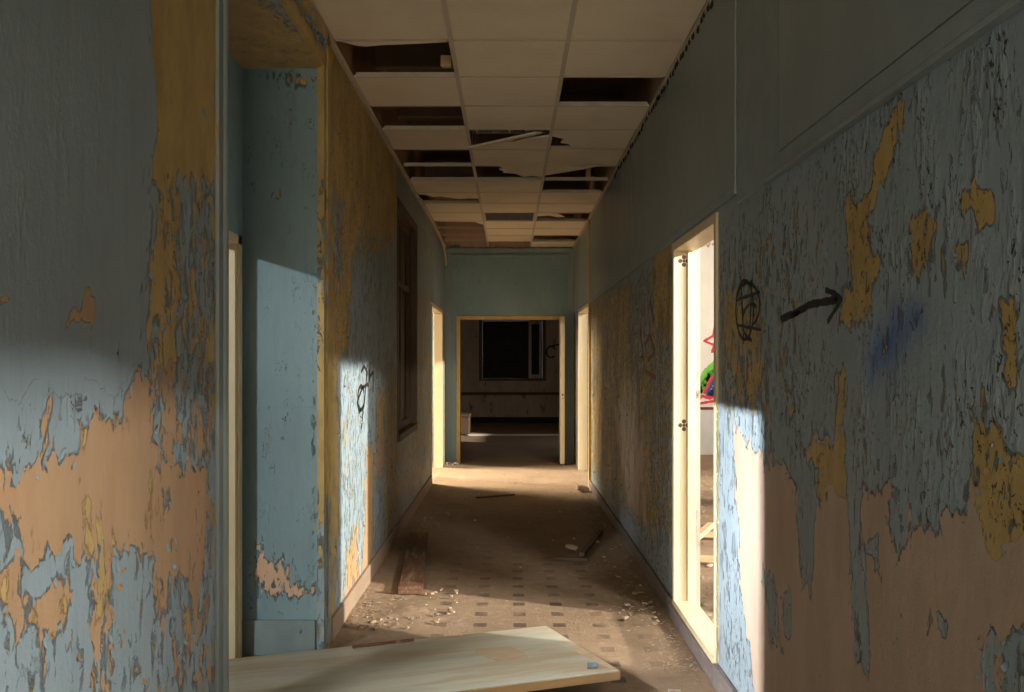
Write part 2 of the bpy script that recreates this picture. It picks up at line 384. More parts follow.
# right wall: near piece (towards the camera from the door) and far piece
FR = Field(1, -.78, -.75, .8)
FR.wall([(-3, 2.06), (20, 2.06), (20, 4), (-3, 4)], .01, peel=-.9, crack=0)
FR.add([(720, 232), (806, 190), (800, 440), (720, 420)], .06, peel=-.48, crack=1)
FR.add([(846, 205), (868, 176), (884, 130), (902, 110), (900, 142), (884, 186), (868, 214), (878, 262), (872, 312), (852, 334), (838, 322), (852, 272), (848, 232)], .018, peel=.62)
FR.add([(964, 192), (986, 184), (992, 212), (976, 226), (964, 215)], .012, peel=.6)
FR.add([(910, 226), (932, 220), (926, 262), (912, 252)], .012, peel=.3)
FR.add([(954, 246), (972, 240), (966, 278), (954, 266)], .012, peel=.4)
FR.add([(995, 300), (1012, 310), (1016, 380), (1000, 370)], .015, peel=.4)
FR.add([(722, 300), (760, 300), (762, 400), (736, 402), (723, 360)], .05, peel=.28)
FR.add([(798, 452), (846, 432), (850, 522), (832, 492), (806, 496)], .02, peel=.8)
FR.add([(832, 380), (845, 370), (846, 460), (836, 440)], .015, peel=.5)
FR.add([(720, 425), (1060, 425), (1060, 740), (720, 740)], .03, bare=.75)
FR.add([(798, 452), (846, 432), (850, 522), (832, 492), (806, 496)], .02, bare=-.6)
FR.add([(895, 560), (885, 500), (1024, 480), (1040, 500), (1040, 720), (778, 720), (778, 468), (800, 476), (815, 502), (832, 492), (850, 496), (866, 490), (884, 484), (902, 512), (932, 522)],
       .022, peel=.85, bare=.95)
FR.add([(846, 455), (862, 478), (868, 662), (858, 668), (850, 580)], .009, peel=-.8)
FR.add([(793, 440), (818, 470), (812, 592), (801, 588)], .012, peel=-.8)
FR.add([(866, 535), (878, 535), (878, 566), (867, 562)], .008, peel=-.8)
FR.add([(934, 619), (945, 619), (944, 641), (935, 637)], .006, peel=-.8)
FR.add([(781, 588), (791, 588), (791, 632), (783, 632)], .008, peel=-.8)
FR.add([(880, 440), (960, 430), (965, 500), (932, 530), (902, 515)], .02, peel=-.8)
FR.add([(968, 396), (1000, 420), (1030, 480), (1030, 545), (986, 546), (972, 484)], .018, peel=.5, bare=-.9)
FR.add([(978, 642), (1040, 636), (1040, 720), (984, 720)], .02, peel=-.3)
FR.add([(730, 428), (781, 468), (781, 720), (758, 720), (742, 600), (730, 560)], .03, peel=.85, bare=.9)
FR.add([(720, 430), (733, 430), (742, 600), (756, 720), (720, 720)], .03, peel=-.62, bare=.8)
FR.add([(762, 560), (776, 590), (782, 650), (770, 650)], .02, peel=-.8)
FR.add([(868, 348), (892, 318), (918, 306), (922, 322), (898, 352), (888, 376), (872, 374)], .045, spray=.85)
FR.wall([(5.0, -1), (13.2, -1), (13.2, 2.02), (5.0, 2.02)], .04, peel=.0, bare=-.45, crack=1.9)
FR.add([(592, 300), (612, 288), (614, 480), (592, 460)], .2, peel=.36, crack=2.2)
FR.add([(632, 282), (649, 276), (650, 470), (634, 540)], .08, peel=-.55, bare=-.6)
FR.add([(659, 336), (669, 336), (670, 590), (658, 560)], .06, peel=-.6)
FR.add([(611, 298), (629, 288), (629, 385), (612, 380)], .1, peel=.7)
FR.add([(654, 250), (672, 240), (672, 334), (656, 340)], .1, peel=.7)
FR.add([(614, 352), (655, 345), (652, 525), (626, 478), (614, 452)], .16, peel=.34, bare=-.2, crack=2.2)
FR.add([(612, 400), (640, 420), (650, 540), (630, 520)], .1, peel=.5, bare=.35, crack=1.8)
FR.add([(634, 290), (652, 280), (652, 345), (634, 350)], .1, peel=-.2)
FR.add([(655, 345), (672, 340), (672, 560), (655, 540)], .1, peel=-.12)
FR.add([(592, 476), (672, 560), (672, 640), (592, 490)], .1, peel=-.8)
for f_ in (FL, FR): f_.wall([(-4, 3.085), (20, 3.085), (20, 5), (-4, 5)], .02, peel=2.0, bare=2.0, crack=0)
FS = Field(1, -1.0, -.9, .15)       # quiet glossy surfaces
FS.wall([(-4, 3.085), (20, 3.085), (20, 5), (-4, 5)], .02, peel=2.0, bare=2.0)
FN = Field(-1, -1.0, .9, .3)        # the niche side
FN.wall([(4.4, 0.15), (4.7, .15), (4.7, .55), (4.4, .55)], .1, peel=-.85)

# ---------------------------------------------------------------- curled flakes of paint
def flakes(name, parent, side, xw, field, y0, y1, z0, z1, n, smin, smax, mats, seed, holes=()):
    rg = np.random.default_rng(seed)
    m = n*14
    P = np.stack([rg.uniform(y0, y1, m), rg.uniform(z0, z1, m)], 1)
    fl = field(P); p = fl['peel']
    w = np.exp(-((p-.05)/.38)**2)*(fl['bare'] < 2)
    keep = rg.uniform(0, 1, m) < w
    for a, b, c, d in holes: keep &= ~((P[:, 0] > a) & (P[:, 0] < b) & (P[:, 1] > c) & (P[:, 1] < d))
    P = P[keep][:n]; p = p[keep][:n]
    bm = bmesh.new(); nrm = -side
    for (y, z), pv in zip(P, p):
        L = smin+(smax-smin)*rg.uniform()**2.2; W = L*rg.uniform(.35, .8)
        ang = rg.normal(0, .6)+(math.pi if rg.uniform() < .3 else 0)
        ca, sa = math.cos(ang), math.sin(ang); curl = rg.uniform(.5, 2.1); nu, nv = 3, 4
        mi = 0 if rg.uniform() < .72 else 1
        vs = []; jag = rg.uniform(-.18, .18, (nu+1, nv+1))
        for j in range(nv+1):
            s_ = j/nv; a = curl*s_
            along = L*math.sin(a)/curl; outw = L*(1-math.cos(a))/curl
            for i in range(nu+1):
                wd = W*(i/nu-.5)*(1-.45*s_*s_)+W*jag[i, j]*.6
                al = along+(L*jag[i, j]*.5 if j == nv else 0)
                du = wd*ca+al*sa; dz = wd*sa-al*ca
                vs.append(bm.verts.new((xw+nrm*(.0012+outw*.4), y+du, z+dz)))
        for j in range(nv):
            for i in range(nu):
                a, b = j*(nu+1)+i, (j+1)*(nu+1)+i
                f = bm.faces.new((vs[a], vs[a+1], vs[b+1], vs[b])); f.material_index = mi
    return link(name, bm, mats, parent, 'stuff', True)

def flake_mat(name, front, back):
    t = NT(name); g = t.n('ShaderNodeNewGeometry')
    n = t.noise(t.coord(), 60, 4, .6)
    c = t.mix(t.ss(n, .3, .7), tuple(x*.85 for x in front), tuple(x*1.1 for x in front))
    c = t.mix(g.outputs['Backfacing'], c, back)
    return t.out(c, .6)
M['flake_a'] = flake_mat('blue_flake', BLUE, BLUE)
M['flake_b'] = flake_mat('tan_flake', (.38, .23, .10), (.38, .23, .10))

# ================================================================ SETTING
# --- left wall
pl = Painted()
pl.box(-1.40, XL, -3.5, 1.2, 0, 3.6, FL, .3, .12)
pl.box(-1.40, XL, 1.2, 2.96, 0, 3.6, FL, .1, .012)
pl.box(-1.40, XL, 2.96, 4.5, 2.87, 3.6, FL, .1, .03)
pl.box(-1.40, XL, 4.5, 5.3, 0, 3.6, FL, .1, .015)
pl.box(-1.035, XL, 5.3, 7.48, 0, 3.6, FL, .1, .02)
pl.box(-1.035, XL, 7.48, 9.10, 0, .77, FL, .1, .03)
pl.box(-1.035, XL, 7.48, 9.10, 2.78, 3.6, FL, .1, .03)
pl.box(-1.035, XL, 9.10, 10.72, 0, 3.6, FL, .1, .03)
pl.box(-1.035, XL, 10.72, 12.44, 2.13, 3.6, FL, .1, .04)
pl.box(-1.035, XL, 12.44, 13.1, 0, 3.6, FL, .1, .04)
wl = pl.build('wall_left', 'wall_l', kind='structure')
flakes('peeling_paint', wl, -1, XL, FL, 1.55, 2.85, .1, 2.4, 420, .006, .03, ['flake_a', 'flake_b'], 3)
flakes('peeling_paint', wl, -1, XL, FL, 4.66, 7.4, .15, 2.95, 420, .01, .045, ['flake_a', 'flake_b'], 4)
# --- niche: back wall with a doorway, lining of the far cheek and soffit
pn = Painted()
pn.box(-1.40, -1.30, 2.96, 3.02, 0, 2.87, FN, .1)
pn.build('wall_niche_near', 'smooth', kind='structure'); pn = Painted()
pn.box(-1.40, -1.30, 4.40, 4.5, 0, 2.87, FN, .1)
pn.build('wall_niche_corner', 'smooth', kind='structure'); pn = Painted()
pn.box(-1.40, -1.30, 3.02, 4.40, 2.03, 2.87, FN, .1)
pn.build('wall_niche_over', 'smooth', kind='structure'); pn = Painted()
pn.box(-1.30, XL-.02, 4.485, 4.505, .0, 2.87, FN, .02)
def cheek(p):
    x, z = p[:, 0], p[:, 2]
    g = lambda cx, cz, rx, rz, s_: s_*np.exp(-((x-cx)/rx)**2-((z-cz)/rz)**2)
    return -1.0+g(-1.13, .37, .09, .10, 1.5)+g(-1.21, .46, .03, .12, 1.2)+g(-.99, .30, .07, .03, 1.0)+g(-1.05, 2.80, .12, .04, .9)+g(-1.14, 2.25, .022, .03, 1.3)+g(-.955, .95, .02, .7, .45)
pn.a['peel'] = [cheek(p) for p in pn.v]; pn.a['bare'] = [np.where(p[:, 2] < 1.2, .9, -1.0) for p in pn.v]
pn.build('wall_niche_far', 'smooth', kind='structure')
ps = Painted()
def soffit_field(P): return {k: np.full(len(P), v) for k, v in dict(peel=0., bare=-2., crack=.6, spray=0.).items()}
ps.grid((-1.30, 2.96, 2.856), (.385, 0, 0), (0, 1.53, 0), 20, 60, soffit_field, True)
ps.grid((-1.30, 2.96, 2.871), (.385, 0, 0), (0, 1.53, 0), 2, 2, soffit_field)
ps.a['peel'] = [1.0-1.5*np.clip((p[:, 0]+1.05-.14*(p[:, 1]-3.6))/.1, 0, 1) for p in ps.v]
ps.build('trim_soffit', 'soffit_peel', kind='structure')
bmn = bmesh.new()
box(bmn, -1.30, XL-.03, 4.468, 4.486, 0, .17, .003)
link('baseboard_niche', bmn, plain('niche_skirting_paint', (.17, .225, .225), (.225, .28, .28), 6, .5, .2, (1, 1, .6), (.10, .08, .06), dirt_at=(.62, .7)), kind='structure')

# --- right wall
pr = Painted()
T = 1.058
pr.box(XR, T, -3.5, -.35, 0, 3.6, FR, .3)
pr.box(XR, T, -.35, .95, 2.05, 3.6, FR, .3)
pr.box(XR, T, .95, 1.5, 0, 3.6, FR, .1)
pr.box(XR, T, 1.5, 4.05, 0, 2.10, FR, .1, .012)
pr.box(XR, T, 1.5, 4.05, 2.10, 3.6, FR, .1, .1)
pr.box(XR, T, 4.05, 5.14, 2.08, 3.6, FR, .1, .1)
pr.box(XR, T, 5.14, 10.5, 0, 2.10, FR, .1, .022)
pr.box(XR, T, 5.14, 10.5, 2.10, 3.6, FR, .1, .2)
pr.box(XR, T, 10.5, 12.18, 2.12, 3.6, FR, .1, .2)
pr.box(XR, T, 12.18, 13.1, 0, 3.6, FR, .1, .1)
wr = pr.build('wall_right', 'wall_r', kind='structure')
flakes('peeling_paint', wr, 1, XR, FR, 1.6, 3.98, .15, 2.05, 520, .005, .024, ['flake_a', 'flake_b'], 5)
flakes('peeling_paint', wr, 1, XR, FR, 5.25, 10.3, .2, 2.0, 600, .01, .05, ['flake_a', 'flake_b'], 6)
# panels above the rail (sit proud of the wall, grooves between them)
def panel(y0, y1, z0=2.135, z1=3.05):
    return (XR-.010, XR+.002, y0, y1, z0, z1)
link('trim_upper_panels', boxes(panel(-1.5, 3.11), panel(3.72, 6.85), panel(6.88, 10.36), panel(10.42, 13.05), bev=.003), 'panel', kind='structure')
link('trim_stile', boxes((XR-.006, XR+.002, 3.125, 3.70, 2.06, 3.05), bev=.003), 'rail', kind='structure')
bmr = boxes((XR-.016, XR+.002, -1.5, 3.30, 2.065, 2.128), (XR-.016, XR+.002, 3.70, 10.4, 2.10, 2.14), bev=.004)
box(bmr, XR-.026, XR+.002, -1.5, 3.28, 2.055, 2.072, .004)
link('trim_rail', bmr, 'rail', kind='structure')
link('trim_post', boxes((XR-.022, XR, 10.41, 10.49, 0, 3.05), bev=.004), 'ochre_trim', kind='structure')

# --- end wall
pe = Painted()
pe.box(-1.1, -.70, 13.1, 13.22, 0, 3.6, FS, .1)
pe.box(.74, 1.1, 13.1, 13.22, 0, 3.6, FS, .1)
pe.box(-.70, .74, 13.1, 13.22, 2.06, 3.6, FS, .1)
pe.build('wall_end', 'smooth', kind='structure')
bme = bmesh.new()
for x0, x1 in ((XL, XL+.05), (XR-.05, XR)): box(bme, x0, x1, 13.06, 13.1, 0, 3.05, .004)
for x0, x1 in ((XL+.05, XL+.085), (XR-.085, XR-.05)): box(bme, x0, x1, 13.075, 13.1, 0, 3.0, .004)
box(bme, XL+.05, XR-.05, 13.065, 13.1, 2.985, 3.05, .004)
box(bme, XL+.085, XR-.085, 13.075, 13.1, 2.93, 2.965, .006)
M['teal_trim'] = plain('teal_grey_trim_paint', (.20, .26, .25), (.25, .31, .30), 6, .5, .2, (1, 1, .3), (.34, .24, .10), dirt_at=(.66, .74))
link('trim_end_wall', bme, 'teal_trim', kind='structure')

# --- corner trims of the niche
bmt = boxes((XL-.03, XL+.012, 2.862, 2.965, 0, 3.06), bev=.006)
cyl(bmt, (XL+.012, 2.915, 0), (XL+.012, 2.915, 3.06), .012, 10)
link('trim_near_corner', bmt, plain('grey_green_corner_trim', (.17, .205, .20), (.23, .27, .26), 5, .5, .2, (1, 1, .2), (.30, .18, .07), dirt_at=(.60, .68)), kind='structure')
FT = Field(-1, .95, -.9, .2)
FT.wall([(4, -1), (5, -1), (5, .75), (4, .75)], .4, peel=-.35)
FT.wall([(4, 1.4), (5, 1.4), (5, 2.3), (4, 2.3)], .3, peel=.25)
pt = Painted()
for x1, y0, y1 in ((XL+.014, 4.47, 4.53), (XL+.022, 4.53, 4.56), (XL+.012, 4.56, 4.66)):
    pt.box(XL-.02, x1, y0, y1, 0, 3.05, FT, .03)
FH = Field(-1, .9, -.9, .2)
FH.wall([(2, 2.93), (5, 2.93), (5, 2.985), (2, 2.985)], .02, peel=-.02)
pt.box(XL-.02, XL+.018, 2.965, 4.56, 2.865, 2.93, FH, .03)
pt.box(XL-.02, XL+.010, 2.965, 4.56, 2.93, 2.985, FH, .03)
pt.box(XL-.02, XL+.022, 2.965, 4.56, 2.985, 3.05, FH, .03)
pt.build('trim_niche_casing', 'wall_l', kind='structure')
flakes('peeling_paint', bpy.data.objects['trim_niche_casing'], -1, XL+.018, FH, 3.3, 4.5, 2.88, 3.02, 260, .012, .05, ['flake_a', 'flake_a'], 9)

# --- floor: one dusty slab under every room, slightly uneven, drifts of dirt along the walls
def make_floor():
    xs = np.concatenate([np.linspace(-5, -1.4, 20), np.linspace(-1.35, 1.1, 110), np.linspace(1.15, 4.2, 60)])
    ys = np.concatenate([np.linspace(-4, 3, 30), np.linspace(3.05, 8, 170), np.linspace(8.05, 22.2, 160)])
    Xg, Yg = np.meshgrid(xs, ys, indexing='ij'); Zg = np.zeros_like(Xg)
    for i in range(Xg.shape[0]):
        for j in range(Xg.shape[1]):
            x, y = Xg[i, j], Yg[i, j]
            n = mnoise.noise((x*6, y*6, 0))*.5+mnoise.noise((x*17, y*17, 3))*.35+mnoise.noise((x*40, y*40, 5))*.2
            e = 0.0
            if -.93 < x < .95 and y < 13:
                er = max(0, 1-(.92-x)/.30)**1.5*(1 if y > 4.4 else .4); el = max(0, 1-(x+.915)/.32)**1.5
                heap = math.exp(-((x+.62)/.22)**2-((y-5.15)/.42)**2)
                e = er*(.012+.012*abs(n))+el*(.012+.01*abs(n))+heap*(.022+.035*max(0, n))
                Zg[i, j] = max(-.004, e+n*.004-.002)
            elif x > 1.05: Zg[i, j] = .012*abs(n)*2+.01*max(0, mnoise.noise((x*3, y*3, 8)))
    nu, nv = Xg.shape
    me = bpy.data.meshes.new('floor')
    V = np.stack([Xg, Yg, Zg], -1).reshape(-1, 3); idx = np.arange(nu*nv).reshape(nu, nv)
    q = np.stack([idx[:-1, :-1], idx[1:, :-1], idx[1:, 1:], idx[:-1, 1:]], -1).reshape(-1, 4)
    me.from_pydata(V.tolist(), [], q.tolist())
    worn = np.where((np.abs(V[:, 0]) < .95) & (V[:, 1] < 13), 1.0, 0.0)
    worn *= np.clip((.80-V[:, 0])/.25, 0, 1)*np.clip((V[:, 0]+.55)/.25, 0, 1)*np.clip(1-(V[:, 1]-5.4)/2.2, .12, 1)
    at = me.attributes.new('worn', 'FLOAT', 'POINT'); at.data.foreach_set('value', worn.astype(np.float32))
    for p in me.polygons: p.use_smooth = True
    me.materials.append(M['floor']); o = bpy.data.objects.new('floor', me); COL.objects.link(o); o['kind'] = 'structure'
    return o
make_floor()

# --- baseboards
bb = boxes((XR-.028, XR, -1.2, 4.05, 0, .10), (XR-.028, XR, 4.05, 5.14, 0, .075), (XR-.022, XR, 5.14, 10.41, 0, .10), bev=.006)
link('baseboard_right', bb, 'skirt', kind='structure')
link('baseboard_left', boxes((XL, XL+.020, 4.67, 10.68, 0, .12), bev=.005), 'skirt_dusty', kind='structure')

# --- door frames
def frame(name, mat, xa, xb, y0, y1, ztop, sill=None, w=.045, casing=.012, side=1):
    r = struct_root(name)
    xo = xa-casing*side
    a, b = sorted((xo, xb))
    link('jamb', boxes((a, b, y0, y0+w, 0, ztop), bev=.004), mat, r)
    link('jamb', boxes((a, b, y1-w, y1, 0, ztop), bev=.004), mat, r)
    link('frame_head', boxes((a, b, y0+w, y1-w, ztop-w, ztop), bev=.004), mat, r)
    if sill: link('door_sill', boxes((a, b, y0+w, y1-w, 0, sill), bev=.005), mat, r)
    return r
d1 = frame('door_1', 'cream', XR, 1.03, 4.05, 5.14, 2.085, .105)
link('door_stop', boxes((.985, 1.0, 5.075, 5.096, .105, 2.04), (.985, 1.0, 4.094, 4.115, .105, 2.04)), 'cream', d1)
link('plaster_edge', boxes((1.03, 1.061, 5.118, 5.1395, 0, 2.083), (1.03, 1.061, 4.0505, 4.07, 0, 2.083)), 'brown_wall', d1)
for z in (1.985, 1.075):          # four-lobed marks where the hinges were screwed on
    hb = bmesh.new()
    for dx, dz in ((.021, 0), (-.021, 0), (0, .021), (0, -.021)):
        cyl(hb, (.966+dx, 5.0945, z+dz), (.966+dx, 5.0965, z+dz), .012, 12)
    cyl(hb, (.966, 5.0945, z), (.966, 5.0965, z), .009, 10)
    link('hinge_mark', hb, 'brownwood', d1)
d2 = frame('door_2', 'cream', XR, 1.03, 10.5, 12.18, 2.12)
d3 = frame('door_3', 'cream', XL, -1.02, 10.72, 12.44, 2.13, side=-1)
d4 = frame('door_4', 'cream', -1.30, -1.42, 3.02, 4.40, 2.03, side=-1, casing=.002)
link('architrave', boxes((-1.30, -1.290, 4.375, 4.44, 0, 2.03), (-1.30, -1.290, 3.02, 4.44, 1.985, 2.03), bev=.003), 'cream', d4)
# end doorway: frame across the passage with one leaf folded back
d5 = struct_root('door_5')
link('jamb', boxes((-.755, -.70, 13.085, 13.24, 0, 2.09), bev=.004), 'ochre_trim', d5)
link('jamb', boxes((.74, .795, 13.085, 13.24, 0, 2.09), bev=.004), 'ochre_trim', d5)
link('frame_head', boxes((-.70, .74, 13.085, 13.24, 2.04, 2.09), bev=.004), 'ochre_trim', d5)
leaf = link('door_leaf', boxes((.705, .765, 12.74, 13.08, .02, 2.06), bev=.004), 'cream', d5)
hb = bmesh.new(); cyl(hb, (.735, 12.735, .98), (.735, 12.741, .98), .013, 12); cyl(hb, (.735, 12.735, .93), (.735, 12.741, .93), .007, 10)
link('lock_plate', hb, 'black', leaf)
# --- dark blind window in the left wall
w1 = struct_root('window_1')
bmw = boxes((XL-.13, XL+.006, 7.48, 7.55, .77, 2.78), (XL-.13, XL+.006, 9.03, 9.10, .77, 2.78),
            (XL-.13, XL+.006, 7.55, 9.03, 2.71, 2.78), (XL-.13, XL+.014, 7.55, 9.03, .77, .83), bev=.005)
link('window_frame', bmw, 'brownwood', w1)
link('sash', boxes((XL-.10, XL-.06, 7.55, 7.61, .83, 2.71), (XL-.10, XL-.06, 8.26, 8.32, .83, 2.71), (XL-.10, XL-.06, 8.97, 9.03, .83, 2.71),
                   (XL-.10, XL-.06, 7.61, 8.97, 2.65, 2.71), (XL-.10, XL-.06, 7.61, 8.97, .83, .89), (XL-.10, XL-.06, 7.61, 8.97, 2.1, 2.15), bev=.003), 'brownwood', w1)
link('shutter_board', boxes((XL-.118, XL-.102, 7.55, 9.03, .83, 2.71)), 'brownwood', w1)

# --- rooms either side and at the end (only their shells)
def shell(name, *bx, mat='white_wall'):
    return link(name, boxes(*bx), mat, kind='structure')
shell('wall_side_room_far', (1.05, 4.2, 14.2, 14.32, .74, 3.7))
shell('wall_side_room_dado', (1.05, 4.2, 14.2, 14.33, 0, .70), mat='grey_dado')
link('trim_dado', boxes((1.05, 4.2, 14.185, 14.30, .70, .74), bev=.003), plain('dark_red_dado_line', (.10, .03, .025), (.2, .05, .04), 9, .6), kind='structure')
WIN = [(2.1, 3.95, .80), (4.6, 8.2, .2), (8.6, 10.75, .2), (11.2, 13.2, .80)]  # unseen; openings placed and sized to let the sun reach doorways and floor
segs = []; y = -3.5
for a, b, sl in WIN:
    segs += [(4.0, 4.2, y, a, 0, 3.7), (4.0, 4.2, a, b, 0, sl), (4.0, 4.2, a, b, 3.15, 3.7)]; y = b
segs.append((4.0, 4.2, y, 14.3, 0, 3.7))
shell('wall_side_room_window', *segs)
shell('wall_side_room_back', (1.05, 4.2, -3.62, -3.5, 0, 3.7))
for i, (a, b, sl) in enumerate(WIN):
    w = struct_root('window_%d' % (i+2))
    link('window_frame', boxes((4.05, 4.11, a, a+.05, sl, 3.15), (4.05, 4.11, b-.05, b, sl, 3.15), (4.05, 4.11, a+.05, b-.05, 3.10, 3.15), (4.05, 4.11, a+.05, b-.05, sl, sl+.05), bev=.004), 'rawwood', w)
link('wall_left_room', boxes((-5.2, -5.05, -3.5, 9, 0, .9), (-5.2, -5.05, -3.5, 1.9, .9, 3.6), (-5.2, -5.05, 3.4, 9, .9, 3.6), (-5.2, -5.05, 1.9, 3.4, 3.35, 3.6),
                              (-5.2, -1.4, -3.6, -3.5, 0, 3.6), (-5.2, -1.4, 9, 9.1, 0, 3.6)), 'white_wall', kind='structure')
link('wall_left_far_room', boxes((-3.7, -3.6, 9.1, 15, 0, .9), (-3.7, -3.6, 9.1, 10, .9, 3.6), (-3.7, -3.6, 12.0, 15, .9, 3.6), (-3.7, -3.6, 10, 12.0, 2.9, 3.6), (-3.7, -1.1, 13.1, 13.2, 0, 3.6)), 'white_wall', kind='structure')
link('wall_corridor_back', boxes((-1.4, 1.05, -3.6, -3.5, 0, 3.6)), 'plaster', kind='structure')
# end room
pz = boxes((-2.4, -.72, 21.8, 21.95, 0, 3.2), (.86, 2.2, 21.8, 21.95, 0, 3.2), (-.72, .86, 21.8, 21.95, 0, 1.0), (-.72, .86, 21.8, 21.95, 2.5, 3.2),
           (-2.5, -2.4, 13.22, 21.95, 0, 3.2), (2.2, 2.32, 13.22, 15.0, 0, 3.2), (2.2, 2.32, 17.4, 21.95, 0, 3.2), (2.2, 2.32, 15.0, 17.4, 2.2, 3.2), (2.2, 2.32, 15.0, 17.4, 0, .9),
           (1.05, 2.3, 13.22, 13.3, 0, 3.2), (-2.4, -1.05, 13.22, 13.3, 0, 3.2))
link('wall_end_room', pz, 'brown_wall', kind='structure')
link('baseboard_end_room', boxes((-2.4, 2.2, 21.76, 21.8, 0, .14), bev=.005), 'black', kind='structure')
link('trim_end_room', boxes((-2.4, 2.2, 21.755, 21.8, .66, .73), bev=.006), 'brownwood', kind='structure')
w9 = struct_root('window_6')
link('window_frame', boxes((-.72, -.64, 21.74, 21.86, 1.0, 2.5), (.78, .86, 21.74, 21.86, 1.0, 2.5), (-.64, .78, 21.74, 21.86, 2.42, 2.5), (-.64, .78, 21.72, 21.86, 1.0, 1.06), bev=.006), 'brownwood', w9)
link('shutter_board', boxes((-.64, .78, 21.87, 21.90, 1.06, 2.42)), 'black', w9)
link('sash', boxes((.45, .52, 21.70, 21.76, 1.06, 2.42), (.70, .76, 21.70, 21.76, 1.06, 2.42), (.52, .70, 21.70, 21.76, 1.06, 1.15), (.52, .70, 21.70, 21.76, 2.34, 2.42), bev=.004), 'brown_wall', w9)
link('ceiling_end_room', boxes((-2.5, 2.32, 13.22, 21.95, 3.2, 3.3)), 'slab', kind='structure')
# --- true slab above the suspended ceiling, ceilings of the side rooms
link('ceiling', boxes((-1.4, 1.05, -3.6, 13.22, 3.6, 3.72), (1.05, 4.2, -3.6, 14.32, 3.7, 3.82), (-5.2, -1.4, -3.6, 15, 3.6, 3.72)), 'slab', kind='structure')
bmb = bmesh.new()
for y in (5.05, 6.25, 7.5, 8.7, 9.9, 11.1, 12.3): box(bmb, -.91, .915, y-.03, y+.03, 3.42, 3.6, .004)
link('trim_joists', bmb, 'slab', kind='structure')

# --- suspended ceiling grid
ROW0, TS = 4.715, .6
def rowy(r): return ROW0+(r-1)*TS
bmg = bmesh.new()
for x in (-.3, .3):
    box(bmg, x-.0125, x+.0125, -.7, 13.08, 3.070, 3.073, 0); box(bmg, x-.002, x+.002, -.7, 13.08, 3.073, 3.105, 0)
for r in range(-7, 15):
    y = rowy(r)
    for a, b in ((-.9, -.3), (-.3, .3), (.3, .9)):
        box(bmg, a+.013, b-.013, y-.005, y+.005, 3.070, 3.0725, 0); box(bmg, a+.013, b-.013, y-.0015, y+.0015, 3.0725, 3.10, 0)
for k in range(-1, 15):           # hanger wires
    for x in (-.3, .3): cyl(bmg, (x, rowy(k)+.3, 3.10), (x+.01, rowy(k)+.3, 3.60), .0018, 5)
link('ceiling_grid', bmg, 'grid', kind='structure')
bma = boxes((XL, XL+.022, -.7, 13.08, 3.062, 3.066), (XL, XL+.003, -.7, 13.08, 3.04, 3.10), bev=0)
link('trim_wall_angle_left', bma, 'grid', kind='structure')
link('trim_wall_angle_right', boxes((XR-.022, XR, -.7, 13.08, 3.062, 3.066), (XR-.014, XR-.010, -.7, 13.08, 3.04, 3.10)), 'grid', kind='structure')
gap = bmesh.new()
for k in range(60):
    y = 2.9+k*.085+random.uniform(-.03, .03); L = random.uniform(.02, .06); z = 3.035+random.uniform(-.012, .012)
    vs = [gap.verts.new((XR-.0165, y+dy*L, z+dz*.018)) for dy, dz in ((0, -.6), (.5, -1), (1, -.3), (.9, .7), (.4, .4), (.1, .9))]
    gap.faces.new(vs)
e = bmesh.ops.extrude_face_region(gap, geom=gap.faces[:]); bmesh.ops.translate(gap, vec=(.005, 0, 0), verts=[v for v in e['geom'] if isinstance(v, bmesh.types.BMVert)])
link('trim_black_gaps', gap, 'black', kind='structure')  # ragged black slivers drawn as the damaged gaps along the right ceiling edge

# ================================================================ CEILING TILES
def tile_bm(poly=None, th=.014, sag=0.0):
    bm = bmesh.new()
    if poly is None:
        n = 8; s = .588
        g = [[bm.verts.new(((i/n-.5)*s, (j/n-.5)*s, -sag*(1-((i/n-.5)*2)**2)*(1-((j/n-.5)*2)**2))) for j in range(n+1)] for i in range(n+1)]
        for i in range(n):
            for j in range(n): bm.faces.new((g[i][j], g[i][j+1], g[i+1][j+1], g[i+1][j]))
    else:
        bm.faces.new([bm.verts.new((x, y, 0)) for x, y in poly])
        bm.normal_update()
        for f in bm.faces:
            if f.normal.z > 0: f.normal_flip()
    e = bmesh.ops.extrude_face_region(bm, geom=bm.faces[:])
    bmesh.ops.translate(bm, vec=(0, 0, th), verts=[v for v in e['geom'] if isinstance(v, bmesh.types.BMVert)])
    bmesh.ops.recalc_face_normals(bm, faces=bm.faces[:])
    return bm
ORD = ['nearest', 'second', 'third', 'fourth', 'fifth', 'sixth', 'seventh', 'eighth', 'ninth', 'tenth', 'eleventh', 'twelfth', 'thirteenth', 'fourteenth', 'fifteenth', 'sixteenth']
COLX = {'left': -.605, 'middle': 0.0, 'right': .605}
full = {'left': [-2, -1, 0, 2, 4, 7, 9, 10], 'middle': [-2, -1, 0, 1, 2, 3, 5, 7, 8, 9, 11, 12, 13], 'right': [-2, -1, 0, 1, 3, 8, 9, 11, 12, 14]}
seen_rows = {'left': [0, 2, 4, 7, 9, 10], 'middle': [0, 1, 2, 3, 5, 7, 8, 9, 11, 12, 13], 'right': [0, 1, 3, 8, 9, 11, 12, 14]}
base_tile = None
for c, rows in full.items():
    for r in rows:
        y = rowy(r)+.3
        if base_tile is None:
            o = link('ceiling_tile', tile_bm(sag=.004), 'tile'); base_tile = o
        else:
            o = base_tile.copy(); COL.objects.link(o)
        o.location = (COLX[c], y, 3.0735)
        lab = f'whole cream ceiling tile of the {c} column, '
        if r in seen_rows[c]:
            k = seen_rows[c].index(r)
            lab += ('nearest the camera' if k == 0 else f'{ORD[k]} whole tile counting into the corridor')
        else:
            lab += 'above the camera' if r == -1 else 'behind the camera'
        tag(o, lab, 'ceiling tile', 'whole suspended ceiling tiles')
